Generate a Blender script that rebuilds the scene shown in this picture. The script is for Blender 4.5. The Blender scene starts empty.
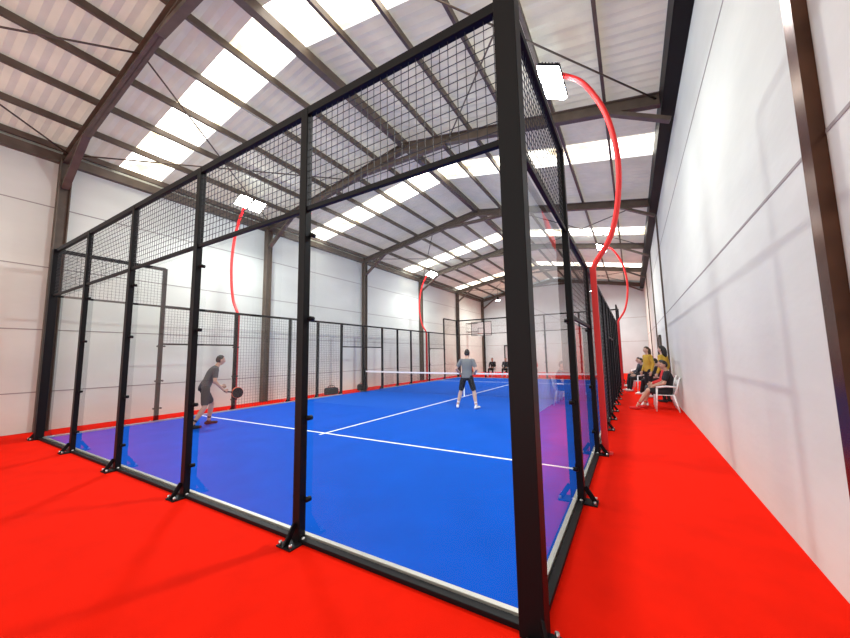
import bpy, math, random
from mathutils import Vector, Matrix
from mathutils.bvhtree import BVHTree
random.seed(3)
S=bpy.context.scene
S.view_settings.view_transform='Standard'
S.view_settings.look='None'
V=Vector
# ------------------------------------------------------------------ materials
def mat(name,col,rough=.5,metal=0,spec=.5,emit=None,es=0,noise=0,nscale=8,bump=0,bscale=200,stretch=None):
    m=bpy.data.materials.new(name);m.use_nodes=True
    nt=m.node_tree;b=nt.nodes['Principled BSDF']
    b.inputs['Base Color'].default_value=(*col,1);b.inputs['Roughness'].default_value=rough
    b.inputs['Metallic'].default_value=metal;b.inputs['Specular IOR Level'].default_value=spec
    if emit: b.inputs['Emission Color'].default_value=(*emit,1);b.inputs['Emission Strength'].default_value=es
    if noise or bump:
        tc=nt.nodes.new('ShaderNodeTexCoord');mp=nt.nodes.new('ShaderNodeMapping')
        nt.links.new(tc.outputs['Object'],mp.inputs['Vector'])
        if stretch: mp.inputs['Scale'].default_value=stretch
    if noise:
        n=nt.nodes.new('ShaderNodeTexNoise');n.inputs['Scale'].default_value=nscale;n.inputs['Detail'].default_value=6
        r=nt.nodes.new('ShaderNodeMapRange');r.inputs['From Min'].default_value=.3;r.inputs['From Max'].default_value=.7
        r.inputs['To Min'].default_value=1-noise;r.inputs['To Max'].default_value=1+noise*.3
        mx=nt.nodes.new('ShaderNodeMix');mx.data_type='RGBA';mx.blend_type='MULTIPLY';mx.inputs['Factor'].default_value=1
        mx.inputs['A'].default_value=(*col,1)
        nt.links.new(mp.outputs[0],n.inputs['Vector']);nt.links.new(n.outputs['Fac'],r.inputs['Value'])
        nt.links.new(r.outputs[0],mx.inputs['B']);nt.links.new(mx.outputs['Result'],b.inputs['Base Color'])
    if bump:
        n=nt.nodes.new('ShaderNodeTexNoise');n.inputs['Scale'].default_value=bscale
        bm=nt.nodes.new('ShaderNodeBump');bm.inputs['Strength'].default_value=bump;bm.inputs['Distance'].default_value=.01
        nt.links.new(mp.outputs[0],n.inputs['Vector']);nt.links.new(n.outputs['Fac'],bm.inputs['Height']);nt.links.new(bm.outputs[0],b.inputs['Normal'])
    return m
M_red=mat('red_turf',(.74,.010,.001),.9,spec=.05,noise=.08,nscale=3,bump=.25,bscale=160)
M_blue=mat('blue_turf',(.0,.082,.50),.8,spec=.04,noise=.10,nscale=2.0,bump=.2,bscale=160)
M_line=mat('court_line_paint',(.85,.88,.9),.8)
M_wall=mat('concrete_panel',(.71,.74,.68),.85,spec=.2,noise=.14,nscale=.9,bump=.25,bscale=9,stretch=(1,.35,1))
M_wallb=mat('back_wall_panel',(.62,.71,.72),.85,spec=.2,noise=.1,nscale=.9)
M_joint=mat('panel_joint',(.33,.31,.29),.9)
M_roof=mat('roof_sheet_glow',(.60,.57,.43),.7,noise=.22,nscale=1.3,emit=(1,.96,.85),es=.20)  # faint emission added to the sheets to lighten the roof underside
M_steel=mat('brown_steel',(.115,.085,.062),.5,metal=.1,noise=.3,nscale=4)
M_colr=mat('rust_steel',(.10,.045,.025),.22,metal=.7,noise=.4,nscale=5)
M_black=mat('black_powdercoat',(.004,.004,.005),.5,spec=.18)
M_wire=mat('black_wire',(.012,.012,.014),.5)
M_redp=mat('red_powdercoat',(.70,.012,.012),.4)
M_bolt=mat('galvanised_bolt',(.6,.6,.6),.3,metal=1)
M_alu=mat('rail_aluminium',(.55,.53,.47),.4,metal=.6)
def skymat():
    m=mat('translucent_sheet',(.9,.85,.7),.6,emit=(1,.95,.8),es=1)
    nt=m.node_tree;b=nt.nodes['Principled BSDF']
    tc=nt.nodes.new('ShaderNodeTexCoord');n=nt.nodes.new('ShaderNodeTexNoise');n.inputs['Scale'].default_value=1.6;n.inputs['Detail'].default_value=5
    r=nt.nodes.new('ShaderNodeValToRGB');r.color_ramp.elements[0].position=.36;r.color_ramp.elements[0].color=(1,.82,.45,1)
    r.color_ramp.elements[1].position=.50;r.color_ramp.elements[1].color=(1,.97,.87,1)
    q=nt.nodes.new('ShaderNodeMapRange');q.inputs['From Min'].default_value=.34;q.inputs['From Max'].default_value=.55;q.inputs['To Min'].default_value=1.2;q.inputs['To Max'].default_value=5.5
    nt.links.new(tc.outputs['Object'],n.inputs['Vector']);nt.links.new(n.outputs['Fac'],r.inputs[0]);nt.links.new(n.outputs['Fac'],q.inputs['Value'])
    nt.links.new(r.outputs[0],b.inputs['Emission Color']);nt.links.new(q.outputs[0],b.inputs['Emission Strength']);return m
M_sky=skymat()
M_led=mat('led_panel',(1,1,1),.4,emit=(.86,.94,1),es=90)
M_white=mat('white_plastic',(.85,.85,.84),.35)
M_tape=mat('net_tape',(.9,.9,.9),.7)
M_dark=mat('dark_opening',(.02,.02,.022),.6)
M_door=mat('door_paint',(.45,.46,.47),.5)
M_bag=mat('bag_fabric',(.015,.015,.018),.8)
M_bagr=mat('bag_trim',(.5,.02,.02),.6)
M_skin=mat('skin',(.50,.28,.19),.55)
M_skin2=mat('skin_light',(.62,.40,.30),.55)
M_hair=mat('hair_dark',(.012,.009,.008),.6)
M_hair2=mat('hair_brown',(.06,.03,.015),.6)
M_grey=mat('shirt_grey',(.16,.175,.185),.85)
M_dgrey=mat('shirt_charcoal',(.045,.048,.055),.85)
M_blk=mat('cloth_black',(.012,.012,.015),.85)
M_yel=mat('cloth_yellow',(.62,.40,.05),.85)
M_redc=mat('cloth_red',(.6,.02,.02),.8)
M_eye=mat('eye',(.02,.015,.01),.2)
M_lip=mat('lip',(.35,.12,.10),.5)
M_orange=mat('racket_orange',(.8,.12,.03),.4)
def glassmat():
    m=bpy.data.materials.new('tempered_glass');m.use_nodes=True;nt=m.node_tree
    for n in list(nt.nodes): nt.nodes.remove(n)
    o=nt.nodes.new('ShaderNodeOutputMaterial');t=nt.nodes.new('ShaderNodeBsdfTransparent');g=nt.nodes.new('ShaderNodeBsdfGlossy')
    g.inputs['Roughness'].default_value=.015;t.inputs['Color'].default_value=(.95,.975,.97,1)
    f=nt.nodes.new('ShaderNodeFresnel');f.inputs['IOR'].default_value=1.45
    a=nt.nodes.new('ShaderNodeMath');a.operation='MULTIPLY_ADD';a.inputs[1].default_value=1.35;a.inputs[2].default_value=-.04;a.use_clamp=True
    mx=nt.nodes.new('ShaderNodeMixShader')
    nt.links.new(f.outputs[0],a.inputs[0]);nt.links.new(a.outputs[0],mx.inputs[0]);nt.links.new(t.outputs[0],mx.inputs[1]);nt.links.new(g.outputs[0],mx.inputs[2]);nt.links.new(mx.outputs[0],o.inputs[0])
    return m
M_glass=glassmat()
# ------------------------------------------------------------------ mesh builder
class MB:
    def __init__(s): s.v=[];s.f=[];s.m=[];s.mats=[];s.sm=[]
    def mi(s,m):
        if m not in s.mats: s.mats.append(m)
        return s.mats.index(m)
    def add(s,vs,fs,m,smooth=False):
        o=len(s.v);k=s.mi(m);s.v+=[tuple(v) for v in vs]
        for f in fs: s.f.append([i+o for i in f]);s.m.append(k);s.sm.append(smooth)
    def box(s,a,b,m):
        x0,y0,z0=a;x1,y1,z1=b
        s.add([(x0,y0,z0),(x1,y0,z0),(x1,y1,z0),(x0,y1,z0),(x0,y0,z1),(x1,y0,z1),(x1,y1,z1),(x0,y1,z1)],
          [(0,3,2,1),(4,5,6,7),(0,1,5,4),(1,2,6,5),(2,3,7,6),(3,0,4,7)],m)
    def beam(s,a,b,w,h,m,up=(0,0,1)):
        a=V(a);b=V(b);d=(b-a).normalized();up=V(up)
        if abs(d.dot(up))>.98: up=V((1,0,0))
        sx=d.cross(up).normalized();uy=sx.cross(d).normalized()
        vs=[]
        for p in (a,b):
            for i,j in ((-1,-1),(1,-1),(1,1),(-1,1)): vs.append(p+sx*i*w/2+uy*j*h/2)
        s.add(vs,[(0,1,2,3),(7,6,5,4),(0,4,5,1),(1,5,6,2),(2,6,7,3),(3,7,4,0)],m)
    def ibeam(s,a,b,w,h,m):
        a=V(a);b=V(b);d=(b-a).normalized();up=V((0,0,1))
        if abs(d.z)>.9: up=V((0,1,0))
        sx=d.cross(up).normalized();uy=sx.cross(d).normalized();t=.018
        s.beam(a,b,t,h,m,uy);s.beam(a+uy*(h/2-t/2),b+uy*(h/2-t/2),w,t,m,uy);s.beam(a-uy*(h/2-t/2),b-uy*(h/2-t/2),w,t,m,uy)
    def tube(s,pts,rad,m,n=10,caps=True,smooth=True):
        pts=[V(p) for p in pts]
        if not isinstance(rad,(list,tuple)): rad=[rad]*len(pts)
        vs=[];up=None
        for i,p in enumerate(pts):
            d=(pts[min(i+1,len(pts)-1)]-pts[max(i-1,0)]).normalized()
            if up is None:
                up=V((0,0,1)) if abs(d.z)<.9 else V((1,0,0))
            sx=d.cross(up).normalized();uy=sx.cross(d).normalized();up=uy
            for k in range(n):
                t=2*math.pi*k/n;vs.append(p+(sx*math.cos(t)+uy*math.sin(t))*rad[i])
        fs=[]
        for i in range(len(pts)-1):
            for k in range(n): fs.append((i*n+k,i*n+(k+1)%n,(i+1)*n+(k+1)%n,(i+1)*n+k))
        if caps: fs.append(tuple(range(n-1,-1,-1)));fs.append(tuple((len(pts)-1)*n+k for k in range(n)))
        s.add(vs,fs,m,smooth)
    def ell(s,c,r,m,M3=None,nu=16,nv=10,fn=None,keep=None):
        vs=[];fs=[];c=V(c)
        def P(i,j):
            t=math.pi*j/nv;p=2*math.pi*i/nu
            return V((math.sin(t)*math.cos(p),math.sin(t)*math.sin(p),math.cos(t)))
        us=[V((0,0,1))]+[P(i,j) for j in range(1,nv) for i in range(nu)]+[V((0,0,-1))]
        for u in us:
            q=V((u.x*r[0],u.y*r[1],u.z*r[2]))
            if fn: q=fn(u,q)
            if M3: q=M3@q
            vs.append(c+q)
        def idx(i,j): return 0 if j==0 else (len(us)-1 if j==nv else 1+(j-1)*nu+i%nu)
        for j in range(nv):
            for i in range(nu):
                q=[idx(i,j),idx(i,j+1),idx(i+1,j+1),idx(i+1,j)]
                f=[];[f.append(x) for x in q if x not in f]
                if keep:
                    cc=sum((us[x] for x in f),V((0,0,0)))/len(f)
                    if not keep(cc): continue
                fs.append(tuple(f))
        s.add(vs,fs,m,True)
    def obj(s,name,parent=None,bevel=0,M=None):
        me=bpy.data.meshes.new(name);vs=s.v
        if M: vs=[tuple(M@V(v)) for v in vs]
        me.from_pydata(vs,[],s.f)
        for m in s.mats: me.materials.append(m)
        me.polygons.foreach_set('material_index',s.m);me.polygons.foreach_set('use_smooth',s.sm);me.update()
        o=bpy.data.objects.new(name,me);S.collection.objects.link(o)
        if parent: o.parent=parent
        if bevel:
            b=o.modifiers.new('bevel','BEVEL');b.width=bevel;b.segments=2;b.limit_method='ANGLE'
        return o
def empty(name,loc=(0,0,0),rz=0):
    e=bpy.data.objects.new(name,None);S.collection.objects.link(e);e.location=loc;e.rotation_euler=(0,0,rz);e.empty_display_size=.2;return e
# ------------------------------------------------------------------ hall
XL,XR=-11.3,1.67;XB=XR
Y0,Y1=-6.5,28.2
ZE,ZR=6.6,7.75;XM=(XL+XR)/2
FR=[-5.4,.2,5.8,11.4,17,22.6,28.0]
def zr(x): # roof height
    return ZR-(ZR-ZE)*abs(x-XM)/((XR-XL)/2)
b=MB();b.box((XL-.3,Y0,-.1),(XR+.3,Y1+.3,0),M_red);b.obj('floor')
b=MB();b.box((-10.0,0,0),(0,20,.012),M_blue)
z0,z1=.012,.016
for y in (3.05,16.95): b.box((-9.95,y-.025,z0),(-.05,y+.025,z1),M_line)
b.box((-5.025,2.9,z0),(-4.975,17.1,z1+.001),M_line)
b.obj('padel_court_turf')
def wall(name,x,ins,ztop,joints_y,joints_z):
    w=MB();t=.25*(1 if ins<0 else -1)
    xs=sorted((x,x+t));w.box((xs[0],Y0,0),(xs[1],Y1,ztop),M_wall)
    e=ins*.004;xx=sorted((x,x+e))
    for z in joints_z: w.box((xx[0],Y0,z-.012),(xx[1],Y1,z+.012),M_joint)
    for y in joints_y: w.box((xx[0],y-.008,0),(xx[1],y+.008,ztop),M_joint)
    return w.obj(name)
wall('wall_left',XL,1,ZE+.36,[],[.9,2.35,3.85,5.35])
wall('wall_right',XR,-1,ZE+.36,[],[2.85,5.2])
b=MB();b.box((XL,Y1,0),(XR+.2,Y1+.25,ZR+.2),M_wallb)
for z in (2.4,4.2): b.box((XL,Y1-.004,z-.012),(XR,Y1,z+.012),M_joint)
b.obj('wall_back')
# ceiling: corrugated sheets with translucent strips
b=MB()
strips=[(-5.2,-4.1),(1.2,2.2),(7.6,8.65),(15.0,16.1),(22.2,23.4)]
def sheet(x0,x1,y0,y1,m):
    n=max(2,int((y1-y0)/.11));vs=[];fs=[]
    for i in range(n+1):
        y=y0+(y1-y0)*i/n;dz=.03*(i%2)
        vs+=[(x0,y,zr(x0)+.30+dz),(x1,y,zr(x1)+.30+dz)]
    for i in range(n): fs.append((2*i,2*i+1,2*i+3,2*i+2))
    b.add(vs,fs,m)
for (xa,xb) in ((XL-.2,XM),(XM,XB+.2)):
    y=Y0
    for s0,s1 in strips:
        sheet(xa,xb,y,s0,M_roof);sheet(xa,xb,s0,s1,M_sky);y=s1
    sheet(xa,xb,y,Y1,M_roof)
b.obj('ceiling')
# steel frame
b=MB()
for y in FR:
    b.ibeam((XL+.12,y,0),(XL+.12,y,ZE),.2,.22,M_steel)
    for (xa,xb) in ((XL+.05,XM),(XM,XB)):
        b.ibeam((xa,y,zr(xa)),(xb,y,zr(xb)),.15,.26,M_steel)
    b.beam((XL+.2,y,ZE-.75),(XL+1.5,y,zr(XL+1.5)-.08),.14,.08,M_steel)
    b.beam((XR-.1,y,ZE-.45),(XR-1.2,y,zr(XR-1.2)-.08),.14,.08,M_steel)
    b.beam((XM-1.4,y,zr(XM-1.4)-.12),(XM+1.4,y,zr(XM+1.4)-.12),.14,.1,M_steel)
b.obj('steel_portal_frame')
b=MB();xs=[XL+.15+i*(XM-XL-.15)/6 for i in range(6)]
xs=xs+[2*XM-x for x in xs if 2*XM-x<XB]
for x in xs: b.beam((x,Y0,zr(x)+.21),(x,Y1,zr(x)+.21),.06,.14,M_steel)
b.beam((XM,Y0,ZR+.12),(XM,Y1,ZR+.12),.16,.22,M_steel)
for i,y in enumerate(FR[:-1]):
    if i%2==1 or i==0:
        y2=FR[i+1]
        for xa,xb in ((XL+.3,XL+4.3),(XM+1.5,XB-.3)):
            b.tube([(xa,y,zr(xa)+.03),(xb,y2,zr(xb)+.03)],.018,M_steel,6);b.tube([(xb,y,zr(xb)+.03),(xa,y2,zr(xa)+.03)],.018,M_steel,6)
b.obj('roof_purlins')
b=MB();b.box((XB-.24,Y0,ZE-.25),(XB,Y1,ZE+.2),M_black)
b.box((XL,Y0,ZE-.12),(XL+.14,Y1,ZE+.1),M_steel)
b.obj('eave_beam')
b=MB();b.box((XR-.07,.64,0),(XR-.001,.77,ZE-.2),M_colr)
for y in (12.0,17.2,22.6): b.box((XR-.05,y-.04,0),(XR-.001,y+.04,ZE-.2),M_steel)
b.obj('wall_column')
b=MB();b.box((XR-.06,15.0,0),(XR-.012,16.0,2.2),M_dark);b.box((XR-.08,14.92,0),(XR-.012,15.0,2.28),M_steel);b.box((XR-.08,16.0,0),(XR-.012,16.08,2.28),M_steel);b.box((XR-.08,14.92,2.2),(XR-.012,16.08,2.28),M_steel);b.obj('door_1')
b=MB();b.box((-9.2,Y1-.05,0),(-8.0,Y1-.012,2.3),M_door);b.box((-9.3,Y1-.08,0),(-9.2,Y1-.012,2.4),M_dark);b.box((-8,Y1-.08,0),(-7.9,Y1-.012,2.4),M_dark);b.box((-9.3,Y1-.08,2.3),(-7.9,Y1-.012,2.4),M_dark);b.box((-8.2,Y1-.09,1.0),(-8.1,Y1-.05,1.05),M_bolt);b.obj('door_2')
# fill lamps added to brighten the far wall, shaped like high bays
for x in (-8.5,-1.5):
    e=empty('added_fill_lamp',(x,24.6,0));b=MB()
    b.tube([(0,0,zr(x)+.1),(0,0,6.2)],.01,M_steel,6);b.tube([(0,0,6.25),(0,0,6.1),(0,0,5.95)],[.06,.09,.2],M_black,16)
    b.tube([(0,0,5.955),(0,0,5.94)],.18,M_led,16);b.obj('housing',e)
    L=bpy.data.lights.new('lamp','AREA');L.shape='DISK';L.size=.36;L.energy=240;L.color=(1,.98,.95)
    lo=bpy.data.objects.new('lamp',L);S.collection.objects.link(lo);lo.parent=e;lo.location=(0,0,5.93)
# basketball hoop bracketed off the left wall
e=empty('basketball_hoop',(XL,24.6,0));b=MB()
for z in (3.5,4.2): b.beam((.01,.25,z),(1.2,.05,z),.05,.05,M_steel);b.beam((.01,-.25,z),(1.2,.05,z),.05,.05,M_steel)
b.box((.4,-.03,3.15),(2.2,.0,4.3),M_white)
for q in (((.4,-.04,3.15),(2.2,-.03,3.2)),((.4,-.04,4.25),(2.2,-.03,4.3)),((.4,-.04,3.15),(.45,-.03,4.3)),((2.15,-.04,3.15),(2.2,-.03,4.3)),((1.0,-.04,3.75),(1.6,-.03,3.79)),((1.0,-.04,3.35),(1.04,-.03,3.79)),((1.56,-.04,3.35),(1.6,-.03,3.79))): b.box(q[0],q[1],M_dark)
b.tube([(1.3+.225*math.cos(k*math.pi/10),-.3+.225*math.sin(k*math.pi/10),3.3) for k in range(21)],.012,M_orange,6)
for k in range(12):
    a=k*math.pi/6;b.tube([(1.3+.225*math.cos(a),-.3+.225*math.sin(a),3.3),(1.3+.12*math.cos(a+.4),-.3+.12*math.sin(a+.4),2.9)],.006,M_tape,4)
b.obj('body',e)
# ------------------------------------------------------------------ court enclosure
enc=empty('padel_court_enclosure')
fr=MB();gl=MB();wi=MB();cl=MB()
def wiremesh(axis,fix,a0,a1,z0,z1,sp=.072,t=.0045):
    n=int(round((a1-a0)/sp));h=t/2
    def bx(p,q): wi.box(p,q,M_wire)
    for i in range(1,n):
        a=a0+(a1-a0)*i/n
        if axis=='x': bx((a-h,fix-h,z0),(a+h,fix+h,z1))
        else: bx((fix-h,a-h,z0),(fix+h,a+h,z1))
    n=int(round((z1-z0)/sp))
    for i in range(1,n):
        z=z0+(z1-z0)*i/n
        if axis=='x': bx((a0,fix-h,z-h),(a1,fix+h,z+h))
        else: bx((fix-h,a0,z-h),(fix+h,a1,z+h))
def plate(x,y,sx,sy,out):
    ox,oy=out
    fr.box((x-.09+ox*.07,y-.09+oy*.07,0),(x+.09+ox*.07,y+.09+oy*.07,.015),M_black)
    for i in (-1,1):
        for j in (-1,1):
            cx,cy=x+ox*.07+i*.065,y+oy*.07+j*.065
            if (abs(cx-x)<.05 and abs(cy-y)<.05): continue
            cl.tube([(cx,cy,.012),(cx,cy,.045)],.014,M_bolt,8)
    fr.beam((x+ox*.04,y+oy*.04,.16),(x+ox*.14,y+oy*.14,.01),.02,.05,M_black)
for yb,o in ((0,-1),(20,1)):
    yo=yb+o*.035
    for i in range(6):
        x=-10+2*i;w=.05
        if i in(0,5):
            s=-1 if i==0 else 1
            fr.box((min(x,x+s*.07)-.045,min(yb,yb+o*.09)-.02,0),(max(x,x+s*.07)+.03,max(yb,yb+o*.09)+.02,4.03),M_black)
            plate(x+s*.04,yo,0,0,(s*.6,o*.9))
        else:
            fr.box((x-.045,yo-.035,0),(x+.045,yo+.035,4.03),M_black);plate(x,yo,0,0,(0,o))
            for z in (.35,1.05,1.95,2.75):
                cl.tube([(x+.075,yb+o*.03,z),(x+.075,yb-o*.02,z)],.022,M_black,10)
                cl.tube([(x-.075,yb+o*.03,z),(x-.075,yb-o*.02,z)],.022,M_black,10)
                cl.box((x-.085,yb-.005,z-.015),(x+.085,yb+.004+o*.02 if o>0 else yb+.001,z+.015),M_black)
    fr.box((-10,yo-.03,3.97),(0,yo+.03,4.05),M_black)
    fr.box((-10,yo-.02,2.985),(0,yo+.02,3.03),M_black)
    fr.box((-10,yo-.03,.0),(0,yo+.03,.035),M_black);fr.box((-10,yb-.02*o-.02,.012),(0,yb-.02*o+.02,.05),M_alu)
    for i in range(5):
        gl.add([(-10+2*i+.012,yb,.04),(-8+2*i-.012,yb,.04),(-8+2*i-.012,yb,2.99),(-10+2*i+.012,yb,2.99)],[(0,1,2,3)],M_glass)
    wiremesh('x',yo,-10,0,3.03,3.97)
for xb,o in ((-10,-1),(0,1)):
    xo=xb+o*.035
    posts=[2,4,6,7.3,8.6,10,11.4,12.7,14,16,18]
    for y in posts:
        h=4.03 if y in(2,18) else 3.03
        fr.box((xo-.035,y-.045,0),(xo+.035,y+.045,h),M_black);plate(xo,y,0,0,(o,0))
    for a,bb in ((0,2),(18,20)):
        fr.box((xo-.03,a,3.97),(xo+.03,bb,4.05),M_black);wiremesh('y',xo,a,bb,3.03,3.97)
        fr.box((xo-.02,a,2.985),(xo+.02,bb,3.03),M_black)
        gl.add([(xb,a+.012,.04),(xb,bb-.012,.04),(xb,bb-.012,2.99),(xb,a+.012,2.99)],[(0,1,2,3)],M_glass)
    for a,bb in ((2,4),(16,18)):
        gl.add([(xb,a+.012,.04),(xb,bb-.012,.04),(xb,bb-.012,1.99),(xb,a+.012,1.99)],[(0,1,2,3)],M_glass)
        wiremesh('y',xo,a,bb,2.03,2.97);fr.box((xo-.02,a,1.985),(xo+.02,bb,2.03),M_black)
    fr.box((xo-.03,2,2.97),(xo+.03,18,3.04),M_black)
    for a,bb in ((4,6),(6,7.3),(7.3,8.6),(11.4,12.7),(12.7,14),(14,16)):
        wiremesh('y',xo,a,bb,.05,2.97,.09,.005)
    wiremesh('y',xo,8.6,11.4,2.05,2.97,.09,.005);fr.box((xo-.03,8.6,2.0),(xo+.03,11.4,2.05),M_black)
    for a,bb in ((0,8.6),(11.4,20)):
        fr.box((xo-.03,a,0),(xo+.03,bb,.035),M_black);fr.box((xb-o*.02-.02,a,.012),(xb-o*.02+.02,bb,.05),M_alu)
    for z in (.35,1.05,1.95):
        for y in (2,4,16,18):
            for s in(-1,1): cl.tube([(xb+o*.03,y+s*.075,z),(xb-o*.02,y+s*.075,z)],.022,M_black,10)
fr.obj('frame',enc,.004);gl.obj('glass_panels',enc);wi.obj('wire_mesh',enc);cl.obj('clamps_and_bolts',enc)
# net
net=empty('padel_net');b=MB()
for x in (-9.93,-.07):
    b.box((x-.04,9.96,.012),(x+.04,10.04,1.05),M_black);b.box((x-.12,9.85,.012),(x+.12,10.15,.03),M_black)
b.obj('posts',net,.004)
b=MB();N=24
def nz(x): t=(x+5)/5;return .88+.04*t*t
for i in range(200):
    x=-9.89+9.78*i/199;b.box((x-.0025,9.998,.05),(x+.0025,10.002,nz(x)),M_wire)
for k in range(1,18):
    z=.04+.82*k/17.5;b.box((-9.89,9.998,z-.0025),(-.11,10.002,z+.0025),M_wire)
for i in range(N):
    x0=-9.89+9.78*i/N;x1=-9.89+9.78*(i+1)/N
    b.beam((x0,10,nz(x0)),(x1,10,nz(x1)),.012,.06,M_tape)
b.box((-5.025,9.99,.017),(-4.975,10.01,.88),M_tape)
b.obj('net_mesh',net)
# floodlights
def flood(x,y,s):
    e=empty('court_floodlight',(x,y,0));b=MB()
    xo=s*.12
    b.box((xo-.045,-.045,0),(xo+.045,.045,3.0),M_redp);b.box((xo-.1,-.1,0),(xo+.1,.1,.015),M_redp)
    pts=[];ctrl=[(xo,2.85),(s*.15,3.05),(s*.42,3.5),(s*.57,4.15),(s*.60,4.9),(s*.46,5.7),(s*.16,6.35),(-s*.18,6.66)]
    for i in range(len(ctrl)-1):
        p=[ctrl[max(i-1,0)],ctrl[i],ctrl[i+1],ctrl[min(i+2,len(ctrl)-1)]]
        for k in range(6):
            t=k/6;q=[.5*((2*p[1][c])+(-p[0][c]+p[2][c])*t+(2*p[0][c]-5*p[1][c]+4*p[2][c]-p[3][c])*t*t+(-p[0][c]+3*p[1][c]-3*p[2][c]+p[3][c])*t**3) for c in(0,1)]
            pts.append((q[0],0,q[1]))
    pts.append((ctrl[-1][0],0,ctrl[-1][1]))
    b.tube(pts,.043,M_redp,10)
    b.obj('arm',e)
    b=MB();L=bpy.data.lights.new('lamp','AREA')
    for sy in (-1,1):
        c=V((-s*.32,sy*.23,6.60));rot=Matrix.Rotation(s*math.radians(28),3,'Y')
        def P(u,v,w): return c+rot@V((u,v,w))
        hv=[P(u,v,w) for w in (-.02,.03) for u,v in ((-.20,-.19),(.20,-.19),(.20,.19),(-.20,.19))]
        b.add(hv,[(0,3,2,1),(4,5,6,7),(0,1,5,4),(1,2,6,5),(2,3,7,6),(3,0,4,7)],M_black)
        for k in range(6):
            u=-.16+.062*k;b.add([P(u,-.16,.03),P(u+.012,-.16,.03),P(u+.012,.16,.03),P(u,.16,.03),P(u,-.16,.07),P(u+.012,-.16,.07),P(u+.012,.16,.07),P(u,.16,.07)],[(4,5,6,7),(0,1,5,4),(1,2,6,5),(2,3,7,6),(3,0,4,7)],M_black)
        b.add([P(-.205,-.195,-.021),P(-.205,.195,-.021),P(.205,.195,-.021),P(.205,-.195,-.021),P(-.17,-.16,-.09),P(-.17,.16,-.09),P(.17,.16,-.09),P(.17,-.16,-.09)],[(4,5,6,7),(0,1,5,4),(1,2,6,5),(2,3,7,6),(3,0,4,7)],M_led)
    b.beam((-s*.20,-.3,6.66),(-s*.20,.3,6.66),.04,.04,M_black)
    b.obj('lamp_heads',e)
    L.shape='RECTANGLE';L.size=.3;L.size_y=.75;L.energy=290;L.color=(1,.99,.97)
    lo=bpy.data.objects.new('lamp',L);S.collection.objects.link(lo);lo.parent=e
    lo.location=(-s*.40,0,6.45);lo.rotation_euler=(0,s*math.radians(28),0)
for y in (4.1,15.9): flood(0.02,y,1);flood(-10.02,y,-1)
# ------------------------------------------------------------------ chairs, bags
def chair(loc,rz):
    e=empty('plastic_chair',loc,rz);b=MB()  # faces +x
    n=6;vs=[];fs=[]
    for k,dz in((0,0),(1,-.02)):
        for i in range(n+1):
            for j in range(n+1):
                u=i/n;v=j/n*2-1;w=.21+.02*u
                vs.append((-.2+.42*u,v*w,.44-.015*(1-v*v)*math.sin(u*math.pi)-(.02 if i==n else 0)+dz))
    q=(n+1)**2
    for i in range(n):
        for j in range(n):
            a=i*(n+1)+j;fs.append((a,a+n+1,a+n+2,a+1));fs.append((a+q,a+1+q,a+n+2+q,a+n+1+q))
    ed=[i*(n+1) for i in range(n+1)]+[n*(n+1)+j for j in range(1,n+1)]+[i*(n+1)+n for i in range(n-1,-1,-1)]+[j for j in range(n-1,0,-1)]
    for k in range(len(ed)): a,c=ed[k],ed[(k+1)%len(ed)];fs.append((a,a+q,c+q,c))
    b.add(vs,fs,M_white,True)
    for sx,sy in((1,1),(1,-1),(-1,1),(-1,-1)):
        top=V((.19 if sx>0 else -.17,sy*.20,.64 if sx>0 else .44));bot=V((.24 if sx>0 else -.27,sy*.25,0))
        b.tube([bot,top],[.018,.026],M_white,8)
        if sx<0: b.tube([(-.18,sy*.20,.42),(-.25,sy*.22,.62),(-.30,sy*.20,.84)],[.022,.02,.02],M_white,8)
        else: b.tube([(.21,sy*.21,.63),(.0,sy*.25,.665),(-.15,sy*.25,.66),(-.26,sy*.215,.64)],[.024,.024,.022,.018],M_white,8)
    b.tube([(-.30,-.20,.83),(-.335,-.1,.875),(-.34,0,.885),(-.335,.1,.875),(-.30,.20,.83)],.02,M_white,8)
    b.tube([(-.23,-.2,.5),(-.25,0,.5),(-.23,.2,.5)],.016,M_white,8)
    for j in range(5):
        y=-.13+.065*j;b.beam((-.235,y,.49),(-.335,y,.87),.035,.01,M_white,(1,0,0))
    b.obj('body',e);return e
chair((1.30,9.3,0),math.pi);chair((1.30,10.15,0),math.pi);chair((1.28,13.2,0),math.pi-.2);chair((.85,14.5,0),math.pi+.3);chair((.80,16.6,0),math.pi+.2);chair((.75,19.6,0),math.pi+.3);chair((1.2,21.3,0),math.pi)
for i in range(4): chair((-8.3+i*1.0,22.2,0),-math.pi/2+.1*i)
def bag(loc,rz,L=.62):
    e=empty('sports_bag',loc,rz);b=MB()
    n=16;vs=[];fs=[];prof=[(-L/2,.60),(-L/2+.03,.85),(-L/2+.10,1),(L/2-.16,1),(L/2-.05,.8),(L/2,.5)]
    for x,k in prof:
        for i in range(n):
            a=2*math.pi*i/n;c,s_=math.cos(a),math.sin(a)
            y=.15*k*math.copysign(abs(c)**.5,c);z=.15+.15*(k if s_>0 else 1)*math.copysign(abs(s_)**.5,s_)
            vs.append((x,y,z))
    for i in range(len(prof)-1):
        for k in range(n): fs.append((i*n+k,i*n+(k+1)%n,(i+1)*n+(k+1)%n,(i+1)*n+k))
    fs.append(tuple(range(n-1,-1,-1)));fs.append(tuple((len(prof)-1)*n+k for k in range(n)))
    b.add(vs,fs,M_bag)
    for y in(-.09,.09): b.tube([(-.12,y,.29),(-.1,y*.6,.36),(0,y*.4,.39),(.1,y*.6,.36),(.12,y,.29)],.01,M_bag,6)
    b.beam((-L/2+.1,0,.302),(L/2-.16,0,.302),.02,.006,M_bagr)
    b.obj('body',e)
bag((-10.6,8.6,0),1.4);bag((-10.6,10.6,0),1.7)
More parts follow.
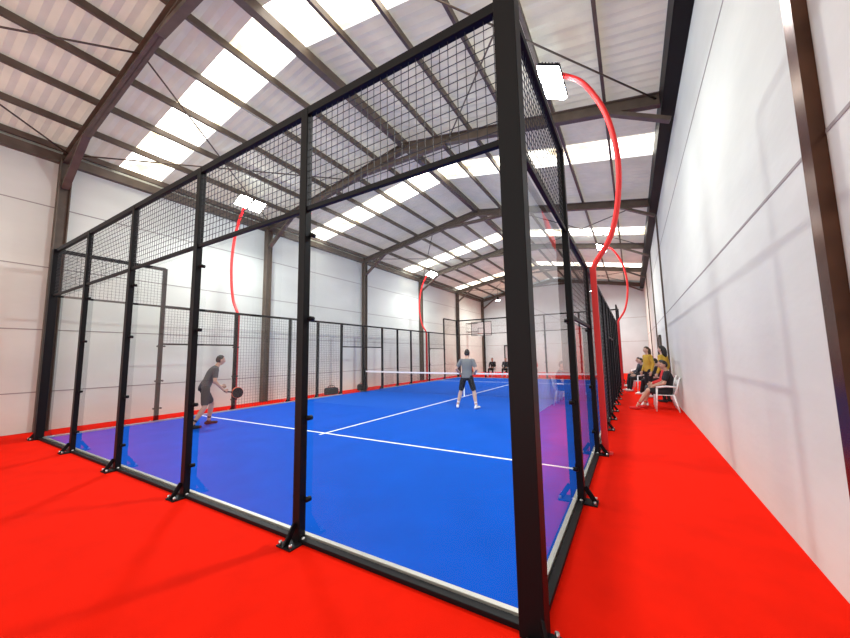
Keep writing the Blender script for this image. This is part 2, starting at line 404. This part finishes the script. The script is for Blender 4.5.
# ------------------------------------------------------------------ people
def capsule(a,b,ra,rb,n=12):
    a=V(a);b=V(b);d=(b-a).normalized();m=MB()
    pts=[];r=[]
    for k in range(0,4):
        t=k/3*math.pi/2;pts.append(a-d*ra*math.cos(t));r.append(max(ra*math.sin(t),.001))
    for k in range(0,4):
        t=k/3*math.pi/2;pts.append(b+d*rb*math.sin(t));r.append(max(rb*math.cos(t),.001))
    m.tube(pts,r,None,n);return m.v,m.f
def loft(rings,n=16):
    vs=[];fs=[]
    for c,sx,ux,rx,ry in rings:
        for k in range(n):
            t=2*math.pi*k/n;vs.append(c+sx*rx*math.cos(t)+ux*ry*math.sin(t))
    for i in range(len(rings)-1):
        for k in range(n): fs.append((i*n+k,i*n+(k+1)%n,(i+1)*n+(k+1)%n,(i+1)*n+k))
    fs.append(tuple(range(n-1,-1,-1)));fs.append(tuple((len(rings)-1)*n+k for k in range(n)))
    return vs,fs
def person(name,loc,rz,J,mt,bare_legs=True,sleeve=.6,hair='short',head=(0,0),female=False,racket=False,longs=False,parent_obj=None):
    J={k:V(v) for k,v in J.items()};parts=[]
    def add(g,m): parts.append((g[0],g[1],m))
    sS=(J['shl']-J['shr']).normalized();sH=(J['hipl']-J['hipr']).normalized()
    pel,ch,nk=J['pel'],J['chest'],J['neck']
    def ring(c,s,d,rx,ry): 
        u=d.cross(s).normalized();s2=u.cross(d).normalized();return (c,s2,u,rx,ry)
    d1=(ch-pel).normalized();d2=(nk-ch).normalized();k=.92 if female else 1
    sm=((sS+sH)/2).normalized()
    hem=pel-d1*.06
    add(loft([ring(hem,sH,d1,.168*k,.118),ring(pel+d1*.04,sH,d1,.166*k,.118),ring(pel.lerp(ch,.45),sm,d1,.150*k,.108),ring(ch,sS,(d1+d2).normalized(),.176*k,.122),
      ring(ch.lerp(nk,.55),sS,d2,.172*k,.105),ring(ch.lerp(nk,.85),sS,d2,.12*k,.075),ring(nk,sS,d2,.062,.058)]),mt['top'])
    add(loft([ring(pel-d1*.13,sH,d1,.11,.085),ring(pel-d1*.08,sH,d1,.155*k,.108),ring(pel+d1*.03,sH,d1,.155*k,.108)]),mt['bot'])
    add(capsule(nk-d2*.03,J['head']-V((0,0,.04)),.055,.052),mt['skin'])
    for s in 'lr':
        sh,el,wr=J['sh'+s],J['el'+s],J['wr'+s];hp,kn,an=J['hip'+s],J['kn'+s],J['an'+s]
        inner=sh.lerp(nk,.25)
        add(capsule(inner,sh,.055,.062),mt['top'])
        add(capsule(sh,el,.050,.041),mt['top'] if longs else mt['skin']);add(capsule(el,wr,.042,.028),mt['top'] if longs else mt['skin'])
        if longs: add(capsule(sh,el,.06,.05),mt['top']);add(capsule(el,el.lerp(wr,.93),.05,.038),mt['top'])
        else: add(capsule(sh,sh.lerp(el,sleeve),.062,.062),mt['top'])
        add(capsule(hp,kn,.082,.057),mt['bot'] if not bare_legs else mt['skin'])
        mid=kn.lerp(an,.3)
        add(capsule(kn,mid,.056,.060),mt['skin'] if bare_legs else mt['bot']);add(capsule(mid,an,.060,.037),mt['skin'] if bare_legs else mt['bot'])
        if bare_legs:
            add(capsule(hp,hp.lerp(kn,.78),.098,.085),mt['bot']);add(capsule(an.lerp(kn,.28),an,.045,.041),mt['sock'])
        else:
            add(capsule(hp,kn,.096,.066),mt['bot']);add(capsule(kn,an.lerp(kn,.08),.064,.05),mt['bot'])
        toe=J.get('toe'+s,V((1,0,0)));toe=V(toe).normalized()
        heel=an+V((0,0,-.035))-toe*.05
        add(capsule(heel,heel+toe*.1,.043,.042),mt['shoe']);add(capsule(heel+toe*.08,heel+toe*.22+V((0,0,-.006)),.042,.034),mt['shoe'])
        hd=V(J['hand'+s]).normalized() if 'hand'+s in J else (wr-el).normalized()
        add(capsule(wr,wr+hd*.07,.028,.036),mt['skin'])
    vs=[];fs=[];owner=[]
    for v,f,m in parts:
        o=len(vs);vs+=[tuple(x) for x in v];fs+=[[i+o for i in q] for q in f];owner+=[m]*len(f)
    me=bpy.data.meshes.new('tmp');me.from_pydata(vs,[],fs);ob=bpy.data.objects.new('tmp',me);S.collection.objects.link(ob)
    r=ob.modifiers.new('r','REMESH');r.mode='VOXEL';r.voxel_size=.0135
    sm_=ob.modifiers.new('s','SMOOTH');sm_.factor=.5;sm_.iterations=3
    dg=bpy.context.evaluated_depsgraph_get();ev=ob.evaluated_get(dg);rm=ev.to_mesh()
    rv=[v.co.copy() for v in rm.vertices];rf=[tuple(p.vertices) for p in rm.polygons];ev.to_mesh_clear()
    bpy.data.objects.remove(ob)
    bvh=BVHTree.FromPolygons([V(v) for v in vs],fs)
    b=MB()
    b.v=[tuple(v) for v in rv]
    for f in rf:
        c=sum((rv[i] for i in f),V((0,0,0)))/len(f);h=bvh.find_nearest(c)
        m=owner[h[2]];b.f.append(list(f));b.m.append(b.mi(m));b.sm.append(True)
    for s in 'lr':
        wr,el=J['wr'+s],J['el'+s];hd=V(J['hand'+s]).normalized() if 'hand'+s in J else (wr-el).normalized()
        side=V((0,-1 if s=='l' else 1,0));pn=(side-hd*side.dot(hd)).normalized();ac=hd.cross(pn).normalized()
        if ac.x<0: ac=-ac
        curl=1.15 if ('grip'+s) in J else .4
        base=wr+hd*.085
        for i,(off,ln) in enumerate(((.028,.9),(.010,1.0),(-.009,.94),(-.027,.75))):
            p=base+ac*off;pts=[p-hd*.02];d=hd.copy()
            for q,l in enumerate((.040,.026,.022)):
                pts.append(p.copy());a=curl*(.5+.4*q)
                d=(hd*math.cos(a)+pn*math.sin(a));p=p+d*l*ln
            pts.append(p);b.tube(pts,[.0095,.0095,.0088,.008,.0065],mt['skin'],7)
        p=wr+hd*.035+ac*.03;b.tube([p-ac*.012,p+ac*.02+hd*.02,p+ac*.026+hd*.045+pn*.008,p+ac*.022+hd*.066+pn*.02],[.013,.012,.0105,.008],mt['skin'],7)
    hc=J['head'];R=(Matrix.Rotation(head[0],3,'Z')@Matrix.Rotation(head[1],3,'Y'))
    def fn(u,q):
        if u.z<0: q=V((q.x*(1-.18*u.z*u.z)+(.012*-u.z),q.y*(1-.34*u.z*u.z),q.z))
        return q
    b.ell(hc,(.093,.074,.122),mt['skin'],R,20,14,fn)
    def hp_(x,y,z): return hc+R@V((x,y,z))
    b.ell(hp_(.098,0,-.018),(.018,.013,.022),mt['skin'],R,8,6);b.tube([hp_(.088,0,.015),hp_(.108,0,-.02)],[.007,.012],mt['skin'],8)
    for y in(-1,1):
        b.ell(hp_(.080,y*.030,.008),(.012,.014,.008),M_white,R,8,6);b.ell(hp_(.0895,y*.030,.008),(.004,.006,.006),M_eye,R,8,6)
        b.tube([hp_(.083,y*.045,.028),hp_(.091,y*.018,.03)],.004,mt['hair'],6)
        b.ell(hp_(-.004,y*.080,-.005),(.018,.010,.032),mt['skin'],R,8,6)
    b.ell(hp_(.090,0,-.058),(.008,.024,.007),M_lip,R,10,6)
    # hairline: rises over the forehead, drops behind the ears
    def kp(u): return u.z>.62 or u.z>(.62 if u.x>.45 else (.05+.8*max(0,u.x+.02)) if u.x>-.15 else -.5)
    b.ell(hc+R@V((-.005,0,.005)),(.099,.080,.127),mt['hair'],R,40,30,fn,kp)
    if hair=='long':
        b.tube([hp_(-.03,0,.09),hp_(-.072,0,.0),hp_(-.08,0,-.1),hp_(-.085,0,-.2),hp_(-.08,0,-.27)],[.05,.074,.078,.065,.03],mt['hair'],12)
    if racket:
        w=J['wrr'];hd=V(J['handr']).normalized();g=w+hd*.09;dr=V(racket).normalized()
        b.tube([g-dr*.07,g+dr*.12],.016,M_black,8)
        nrm=dr.cross(V((0,0,1))).normalized();sd=dr.cross(nrm).normalized();c=g+dr*.28
        for sgn in(-1,1): b.tube([g+dr*.11,g+dr*.17+sd*sgn*.06],.012,M_black,6)
        n=28;vs=[];fs=[]
        for t_ in(.019,-.019):
            for k in range(n): a=2*math.pi*k/n;vs.append(c+dr*.145*math.cos(a)+sd*.125*math.sin(a)+nrm*t_)
        fs=[tuple(range(n)),tuple(range(2*n-1,n-1,-1))]+[(k,(k+1)%n,(k+1)%n+n,k+n) for k in range(n)]
        b.add(vs,fs,M_black)
        b.tube([c+dr*.147*math.cos(2*math.pi*k/n)+sd*.127*math.sin(2*math.pi*k/n) for k in range(n+1)],.012,M_orange,6)
    o=b.obj(name);o.location=loc;o.rotation_euler=(0,0,rz);return o
def stand(**kw):
    J=dict(pel=(0,0,.97),chest=(.01,0,1.30),neck=(0,0,1.49),head=(.02,0,1.655),
     shl=(0,.185,1.43),shr=(0,-.185,1.43),ell=(-.03,.25,1.15),elr=(-.03,-.25,1.15),wrl=(.06,.27,.91),wrr=(.06,-.27,.91),
     hipl=(0,.095,.92),hipr=(0,-.095,.92),knl=(.02,.12,.50),knr=(.02,-.12,.50),anl=(-.02,.13,.085),anr=(-.02,-.13,.085))
    J.update(kw);return J
mtA=dict(top=M_dgrey,bot=M_blk,skin=M_skin,sock=M_blk,shoe=M_blk,hair=M_hair)
mtB=dict(top=M_grey,bot=M_blk,skin=M_skin2,sock=M_white,shoe=M_white,hair=M_hair)
J=stand(pel=(-.04,0,.93),chest=(.10,0,1.23),neck=(.19,0,1.40),head=(.27,0,1.55),shl=(.17,.185,1.35),shr=(.14,-.185,1.33),
  ell=(.10,.27,1.08),elr=(.10,-.28,1.06),wrl=(.33,.16,.92),wrr=(.30,-.24,.84),handl=(1,-.3,-.4),handr=(1,.1,-.6),gripr=(1,0,0),gripl=(1,0,0),
  hipl=(-.04,.1,.88),hipr=(-.04,-.1,.88),knl=(.16,.17,.50),knr=(-.06,-.18,.47),anl=(.12,.20,.085),anr=(-.30,-.20,.085))
person('padel_player',(-8.15,2.25,.012),math.pi/2-.25,J,mtA,racket=(.75,.25,-.15),head=(0,.1))
J=stand(pel=(0,0,.95),chest=(.05,0,1.27),neck=(.06,0,1.46),head=(.10,0,1.62),shl=(.05,.19,1.40),shr=(.05,-.19,1.40),
  ell=(-.02,.32,1.16),elr=(-.02,-.31,1.14),wrl=(.20,.26,1.0),wrr=(.22,-.18,1.0),gripr=(1,0,0),handr=(1,.4,0),handl=(1,-.3,0),
  hipl=(0,.1,.9),hipr=(0,-.1,.9),knl=(.06,.22,.49),knr=(.04,-.2,.49),anl=(-.03,.30,.085),anr=(-.05,-.28,.085),toel=(1,.3,0),toer=(1,-.3,0))
person('padel_player',(-3.68,7.35,.012),math.pi/2+.1,J,mtB,racket=(.8,.6,.3))
def seat(legx=.45,**kw):
    J=dict(pel=(-.08,0,.53),chest=(-.12,0,.86),neck=(-.08,0,1.06),head=(-.03,0,1.22),shl=(-.08,.185,1.0),shr=(-.08,-.185,1.0),
     ell=(.0,.24,.74),elr=(.0,-.24,.74),wrl=(.22,.14,.66),wrr=(.22,-.14,.66),hipl=(-.05,.1,.52),hipr=(-.05,-.1,.52),
     knl=(.36,.15,.53),knr=(.36,-.15,.53),anl=(legx,.16,.085),anr=(legx,-.16,.085))
    J.update(kw);return J
LL=dict(bare_legs=False,longs=True)
person('seated_man',(1.28,9.3,0),math.pi,seat(anl=(.66,.12,.085),anr=(.48,-.2,.085),knl=(.38,.14,.53)),dict(top=M_blk,bot=M_blk,skin=M_skin,sock=M_redc,shoe=M_redc,hair=M_hair),head=(.3,.15))
person('seated_man',(1.28,10.15,0),math.pi,seat(),dict(top=M_redc,bot=M_dgrey,skin=M_skin,sock=M_white,shoe=M_white,hair=M_hair),**LL)
person('standing_woman',(1.42,11.15,0),math.pi-.5,stand(),dict(top=M_yel,bot=M_blk,skin=M_skin2,sock=M_blk,shoe=M_blk,hair=M_hair),hair='long',female=True,**LL)
person('standing_woman',(1.05,12.4,0),math.pi+.5,stand(),dict(top=M_yel,bot=M_blk,skin=M_skin2,sock=M_blk,shoe=M_white,hair=M_hair2),hair='long',female=True,**LL)
person('seated_man',(1.26,13.2,0),math.pi-.2,seat(),dict(top=M_dgrey,bot=M_blk,skin=M_skin2,sock=M_blk,shoe=M_white,hair=M_hair),**LL)
person('seated_man',(.83,14.5,0),math.pi+.3,seat(),dict(top=M_blk,bot=M_blk,skin=M_skin2,sock=M_blk,shoe=M_white,hair=M_hair),**LL)
person('seated_man',(.78,16.6,0),math.pi+.2,seat(),dict(top=M_dgrey,bot=M_blk,skin=M_skin,sock=M_blk,shoe=M_white,hair=M_hair),**LL)
for i in range(4):
    person('seated_spectator',(-8.3+i*1.0,22.2,0),-math.pi/2+.1*i,seat(),dict(top=(M_blk,M_dgrey,M_blk,M_redc)[i],bot=M_blk,skin=M_skin,sock=M_blk,shoe=M_white,hair=M_hair),**LL)
# ------------------------------------------------------------------ world + camera
w=bpy.data.worlds.new('sky');S.world=w;w.use_nodes=True
bg=w.node_tree.nodes['Background'];bg.inputs[0].default_value=(1,.98,.94,1);bg.inputs[1].default_value=1.7
p=[0.614,-2.183,1.59,0.54,0.106,-0.017,343.386]
yaw,pit,rol,f=p[3:]
F=V((-math.sin(yaw)*math.cos(pit),math.cos(yaw)*math.cos(pit),math.sin(pit)));R=V((math.cos(yaw),math.sin(yaw),0));U=R.cross(F)
R2=R*math.cos(rol)+U*math.sin(rol);U2=R2.cross(F)
cam=bpy.data.cameras.new('camera');co=bpy.data.objects.new('camera',cam);S.collection.objects.link(co)
m=Matrix((R2,U2,-F)).transposed().to_4x4();m.translation=V(p[:3]);co.matrix_world=m
cam.sensor_fit='HORIZONTAL';cam.sensor_width=36;cam.lens=f*36/850;cam.clip_start=.05;cam.clip_end=200
S.camera=co
